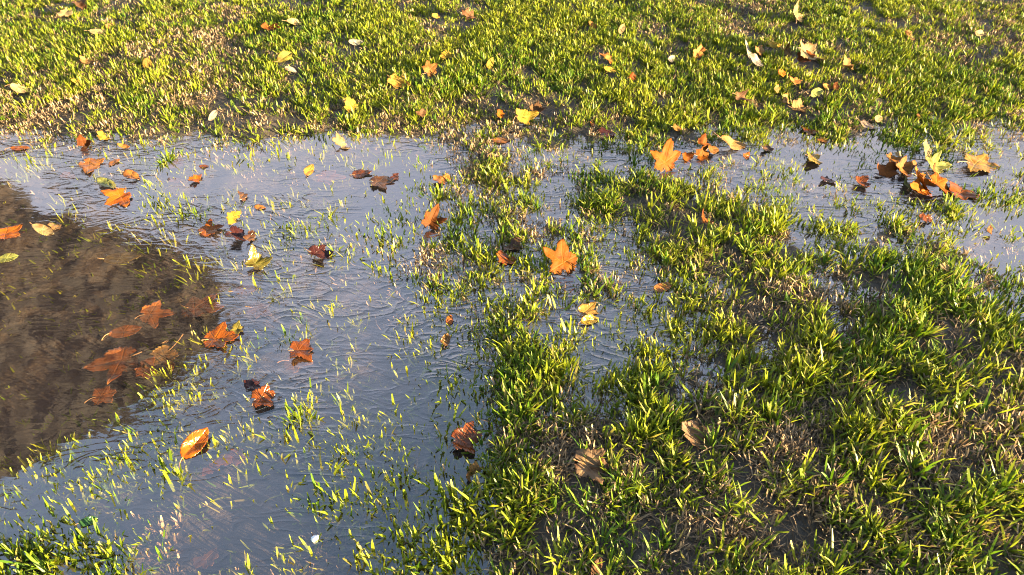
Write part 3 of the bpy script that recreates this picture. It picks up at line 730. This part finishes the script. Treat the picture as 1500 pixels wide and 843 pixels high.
def green_rgb(n, r, x, y, hue):
    a = np.array([.060, .120, .008]); b = np.array([.228, .242, .015]); c = np.array([.17, .15, .040])
    k = np.clip(fbm(x * 4, y * 4, 7) * 1.3 - .15 + hue + .08 + r.normal(0, .15, n), 0, 1)[:, None]
    col = a * (1 - k) + b * k
    dry = (r.random(n) < .12)[:, None]
    col = np.where(dry, c * r.uniform(.8, 1.2, (n, 1)), col)
    return col * r.uniform(.8, 1.2, (n, 1))

def make_grass():
    r = np.random.default_rng(5)
    parts = []
    tx, ty, px, py = scatter(4300, green_density, r)
    k = leaf_cull(tx, ty); tx, ty = tx[k], ty[k]
    nb = r.integers(3, 12, len(tx))
    idx, b = tuft_blades(tx, ty, nb, r, .012, .042, .0048, 1.4)
    parts.append(b)
    # named clumps that stand out in the lawn and in the water
    cx, cy = [], []
    for (qx, qy, s) in TUFTS:
        p = at(qx, qy)
        m = 3 + s
        cx += list(p[0] + r.normal(0, .016 + .003 * s, m)); cy += list(p[1] + r.normal(0, .014 + .003 * s, m))
    cx = np.array(cx); cy = np.array(cy)
    idx, b = tuft_blades(cx, cy, r.integers(5, 11, len(cx)), r, .015, .055, .0060, 1.35)
    parts.append(b)
    # low dark understory blades
    ux, uy, px, py = scatter(8500, lambda x, y, a, c: np.clip(green_density(x, y, a, c) * 1.2 + .06 * (sample(HZM, a, c) > -.02), 0, 1), r)
    idx, b = tuft_blades(ux, uy, np.full(len(ux), 2), r, .010, .025, .0034, 1.5)
    parts.append(b)
    # blades lying drowned in the pool and along the flooded bottom left
    def drowned(x, y, a, c):
        z = sample(HZM, a, c)
        return np.clip((-z - .012) / .03, 0, 1) * (.25 + .75 * (fbm(x * 6, y * 6, 3) > .5))
    sx, sy, px, py = scatter(800, drowned, r)
    idx, b = tuft_blades(sx, sy, r.integers(2, 6, len(sx)), r, .012, .034, .0042, 1.5)
    b['lean'] = r.uniform(1.0, 1.5, len(b['x'])); b['bend'] = r.normal(.1, .15, len(b['x']))
    b['az'] = np.where(r.random(len(b['x'])) < .6, r.normal(2.6, .5, len(b['x'])), b['az'])
    parts.append(b)
    # single blade tips poking through the flooded parts
    def flooded(x, y, a, c):
        z = sample(HZM, a, c)
        near = np.clip((c - 330) / 240, .30, 1) * np.clip((1000 - a) / 300, .45, 1)
        return ((z > -.032) & (z < .004)) * near * np.clip((fbm(x * 8, y * 8, 1) - .38) * 5, .04, 1) * .8
    sx, sy, px, py = scatter(1450, flooded, r)
    idx, b = tuft_blades(sx, sy, r.integers(2, 9, len(sx)), r, .017, .024, .0048, 1.5)
    b['hue'] += .45
    b['len'] += np.maximum(-ground_z(b['x'], b['y']), 0)
    parts.append(b)
    B = cat(parts); n = len(B['x'])
    B['z'] = ground_z(B['x'], B['y']) - .003
    k = leaf_cull(B['x'], B['y'], .5)
    k &= ~((B['z'] < -.045) & (B['lean'] < .9))                      # nothing tall stands in the deep pool
    B = {q: v[k] for q, v in B.items()}; n = len(B['x'])
    B['rgb'] = green_rgb(n, r, B['x'], B['y'], B['hue'])
    B['tip'] = np.where(r.random(n) < .42, r.uniform(.25, .65, n), .03)
    B['mown'] = np.where(r.random(n) < .45, r.uniform(.3, .9, n), 0)
    o = build_blades('grass', B, M_GRASS)
    o['kind'] = 'stuff'; o['label'] = 'green lawn grass in short tufts on the wet ground and standing in the puddle'; o['category'] = 'grass'
    return n

def make_dead():
    r = np.random.default_rng(6)
    parts = []
    tx, ty, px, py = scatter(4300, dead_density, r)
    k = leaf_cull(tx, ty); tx, ty = tx[k], ty[k]
    idx, b = tuft_blades(tx, ty, r.integers(5, 12, len(tx)), r, .012, .027, .0036, 1.45)
    b['bend'] = r.normal(.5, .7, len(b['x'])); b['twist'] = r.normal(0, 1.3, len(b['x']))
    parts.append(b)
    cx, cy = [], []
    for (qx, qy, s) in [(235,800,6),(250,780,4),(757,652,4),(755,255,5),(690,215,6),(720,190,6),(620,380,6),(600,400,5),(640,410,5),(1160,430,5),(1200,440,5),(1240,450,5),(1480,640,5),(1080,300,4)]:
        p = at(qx, qy); m = 2 + s
        cx += list(p[0] + r.normal(0, .02, m)); cy += list(p[1] + r.normal(0, .02, m))
    cx = np.array(cx); cy = np.array(cy)
    idx, b = tuft_blades(cx, cy, r.integers(6, 12, len(cx)), r, .012, .036, .0046, 1.3)
    parts.append(b)
    # thatch lying flat
    ux, uy, px, py = scatter(9500, lambda x, y, a, c: np.clip(dead_density(x, y, a, c) * .9 + .12 * (sample(HZM, a, c) > .0), 0, 1), r)
    idx, b = tuft_blades(ux, uy, np.full(len(ux), 2), r, .01, .036, .0022, 1.55)
    n = len(b['x']); b['lean'] = r.uniform(1.15, 1.55, n); b['bend'] = r.normal(0, .25, n); b['twist'] = r.normal(0, 1.0, n)
    b['flat'] = np.ones(n)
    for p in parts: p['flat'] = np.zeros(len(p['x']))
    parts.append(b)
    B = cat(parts); n = len(B['x'])
    B['z'] = ground_z(B['x'], B['y']) + np.where(B['flat'] > 0, r.uniform(-.002, .006, n), -.003)
    k = leaf_cull(B['x'], B['y'], .5) & (B['z'] > -.03); B = {q: v[k] for q, v in B.items()}; n = len(B['x'])
    t = r.random((n, 1)) ** 1.6
    B['rgb'] = (np.array([.09, .062, .036]) * (1 - t) + np.array([.38, .26, .15]) * t) * r.uniform(.8, 1.15, (n, 1)) * np.where(B['flat'] > 0, .6, 1.45)[:, None]  # shade put into the flat thatch's colour, sunlight into the upright stubble's
    B['tip'] = r.uniform(.1, .6, n)
    o = build_blades('dead_grass', B, M_DEAD)
    o['kind'] = 'stuff'; o['label'] = 'dry brown grass stubble and thatch lying between the green tufts'; o['category'] = 'dead grass'
    return n

print('blades', make_grass(), make_dead())

# ------------------------------------------------------------------ pebble at the bottom of the water tongue
def pebble(px, py, w):
    import bmesh
    bm = bmesh.new(); bmesh.ops.create_icosphere(bm, subdivisions=3, radius=1)
    s = w * px_size(px, py) * .5
    for v in bm.verts:
        k = 1 + .16 * math.sin(2.3 * v.co.x + 1) * math.cos(2.9 * v.co.y) + .08 * math.sin(5 * v.co.z + 3 * v.co.x)
        v.co = Vector((v.co.x * 1.0, v.co.y * .72, v.co.z * .5)) * k * s
    me = bpy.data.meshes.new('pebble'); bm.to_mesh(me); bm.free(); me.materials.append(M_PEBBLE)
    for f in me.polygons: f.use_smooth = True
    o = bpy.data.objects.new('pebble', me); COL.objects.link(o)
    p = at(px, py); o.location = (p[0], p[1], max(.003, float(ground_z(p[0], p[1])) + s * .3)); o.rotation_euler.z = .5
    o['label'] = 'small bluish white pebble in the water tongue near the bottom edge'; o['category'] = 'pebble'
pebble(462, 790, 14)

# ------------------------------------------------------------------ the tree mirrored in the pool
POOL = [(-700,190),(-250,215),(0,275),(60,325),(185,345),(205,362),(245,352),(312,385),(330,430),(352,458),(338,492),(295,518),(258,548),(195,590),(110,640),(0,690),(-300,760),(-700,760)]
def in_poly(x, y, poly):
    c = False; j = len(poly) - 1
    for i in range(len(poly)):
        if (poly[i][1] > y) != (poly[j][1] > y) and x < (poly[j][0] - poly[i][0]) * (y - poly[i][1]) / (poly[j][1] - poly[i][1]) + poly[i][0]: c = not c
        j = i
    return c
def build_tree():
    r = random.Random(3)
    def spot(px, py, dist):
        d = FWD + UPV * (-(py - CY) / F) + np.array([(px - CX) / F, 0, 0])
        d = np.array([d[0], d[1], -d[2]]); d /= math.hypot(d[0], d[1])
        return np.array([0, 0, -CAM_H]) + d * dist
    base = np.array([-9.5, 8.2, 0.0]); base[2] = float(ground_z(base[0], base[1]))
    root = bpy.data.objects.new('broadleaf_tree', None); COL.objects.link(root); root.location = base
    root['label'] = 'broad autumn tree behind the left side of the puddle, seen only as its dark reflection'; root['category'] = 'tree'
    def tube(pts, rads, name):
        sv, sf = [], []
        for k, (p, ra) in enumerate(zip(pts, rads)):
            for m in range(10):
                a = m * math.pi / 5
                sv.append((p[0] + ra * math.cos(a) - base[0], p[1] + ra * math.sin(a) - base[1], p[2] - base[2]))
        for k in range(len(pts) - 1):
            for m in range(10):
                sf.append((k * 10 + m, k * 10 + (m + 1) % 10, k * 10 + 10 + (m + 1) % 10, k * 10 + 10 + m))
        mesh_obj(name, sv, sf, M_BARK, root)
    top = base + np.array([.6, .1, 8.5])
    tube([base + (top - base) * t + np.array([.12 * math.sin(5 * t), .1 * math.cos(4 * t), 0]) for t in np.linspace(0, 1, 12)], np.linspace(.34, .10, 12), 'trunk')
    leaves = []
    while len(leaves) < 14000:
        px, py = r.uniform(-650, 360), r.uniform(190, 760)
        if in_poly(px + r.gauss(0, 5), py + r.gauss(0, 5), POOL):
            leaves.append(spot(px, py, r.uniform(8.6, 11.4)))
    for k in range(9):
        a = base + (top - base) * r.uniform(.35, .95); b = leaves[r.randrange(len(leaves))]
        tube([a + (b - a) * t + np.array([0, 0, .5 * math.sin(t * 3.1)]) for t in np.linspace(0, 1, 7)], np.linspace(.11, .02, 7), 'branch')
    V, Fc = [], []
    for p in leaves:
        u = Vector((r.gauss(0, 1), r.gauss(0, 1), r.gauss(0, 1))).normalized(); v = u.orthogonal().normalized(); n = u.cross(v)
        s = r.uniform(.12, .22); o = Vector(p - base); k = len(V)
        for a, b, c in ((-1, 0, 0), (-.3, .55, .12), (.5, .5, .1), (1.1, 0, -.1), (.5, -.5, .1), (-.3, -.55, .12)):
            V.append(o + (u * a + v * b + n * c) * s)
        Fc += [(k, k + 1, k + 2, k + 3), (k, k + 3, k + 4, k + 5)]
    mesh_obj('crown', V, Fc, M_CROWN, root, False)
build_tree()

# ------------------------------------------------------------------ light
ADDED_CLOUD = (3.1, 3.3, 4.3)                  # unseen, added ahead to brighten the water's reflection; on the sky texture's scale
SUN_EL, SUN_AZ = 8.0, 120.0            # azimuth clockwise from +Y: low on the right, a little behind the viewer
w = bpy.data.worlds.new('World'); SC.world = w; w.use_nodes = True
nt = w.node_tree
sky = nt.nodes.new('ShaderNodeTexSky'); sky.sky_type = 'NISHITA'; sky.sun_disc = False
sky.sun_elevation = R(SUN_EL); sky.sun_rotation = R(SUN_AZ); sky.air_density = 1.0; sky.dust_density = 1.0; sky.ozone_density = 1.2
bg = nt.nodes['Background']; bg.inputs['Strength'].default_value = 0.07
tc = N(nt, 'ShaderNodeTexCoord')
sep = N(nt, 'ShaderNodeSeparateXYZ'); L(nt, tc.outputs['Generated'], sep.inputs[0])
mp = N(nt, 'ShaderNodeMapping'); L(nt, tc.outputs['Generated'], mp.inputs['Vector']); mp.inputs['Scale'].default_value = (1.0, 1.6, 2.2)
cn = noise(nt, mp.outputs[0], 2.2, 6, 0.6, 0.5)
bank = math_(nt, 'MULTIPLY', maprange(nt, sep.outputs[1], 0.1, 0.6), maprange(nt, sep.outputs[2], 0.90, 0.45))
warm = maprange(nt, sep.outputs[2], 0.62, 0.40)
cover = math_(nt, 'MULTIPLY', maprange(nt, cn, 0.28, 0.55, 0.25, 1.0), bank)
added_cloud = mixrgb(nt, warm, (ADDED_CLOUD[0], ADDED_CLOUD[1], ADDED_CLOUD[2], 1), (3.1, 2.9, 3.15, 1))
L(nt, mixrgb(nt, cover, sky.outputs[0], added_cloud), bg.inputs[0])
sl = bpy.data.lights.new('sun', 'SUN'); sl.energy = 5.0; sl.angle = R(0.5); sl.color = (1.0, 0.79, 0.44)
so = bpy.data.objects.new('sun', sl); COL.objects.link(so); so.location = (8, -3, 5)
d = Vector((math.sin(R(SUN_AZ)) * math.cos(R(SUN_EL)), math.cos(R(SUN_AZ)) * math.cos(R(SUN_EL)), math.sin(R(SUN_EL))))
so.rotation_euler = d.to_track_quat('Z', 'Y').to_euler()

# ------------------------------------------------------------------ render settings
SC.render.engine = 'CYCLES'
SC.cycles.use_denoising = True
SC.cycles.max_bounces = 8; SC.cycles.transparent_max_bounces = 12
SC.cycles.diffuse_bounces = 3; SC.cycles.glossy_bounces = 3
SC.cycles.caustics_reflective = False; SC.cycles.caustics_refractive = False
SC.cycles.filter_width = 1.05
vs = SC.view_settings
vs.view_transform = 'Standard'; vs.look = 'None'; vs.gamma = 1.0; vs.use_curve_mapping = False
vs.exposure = 3.4
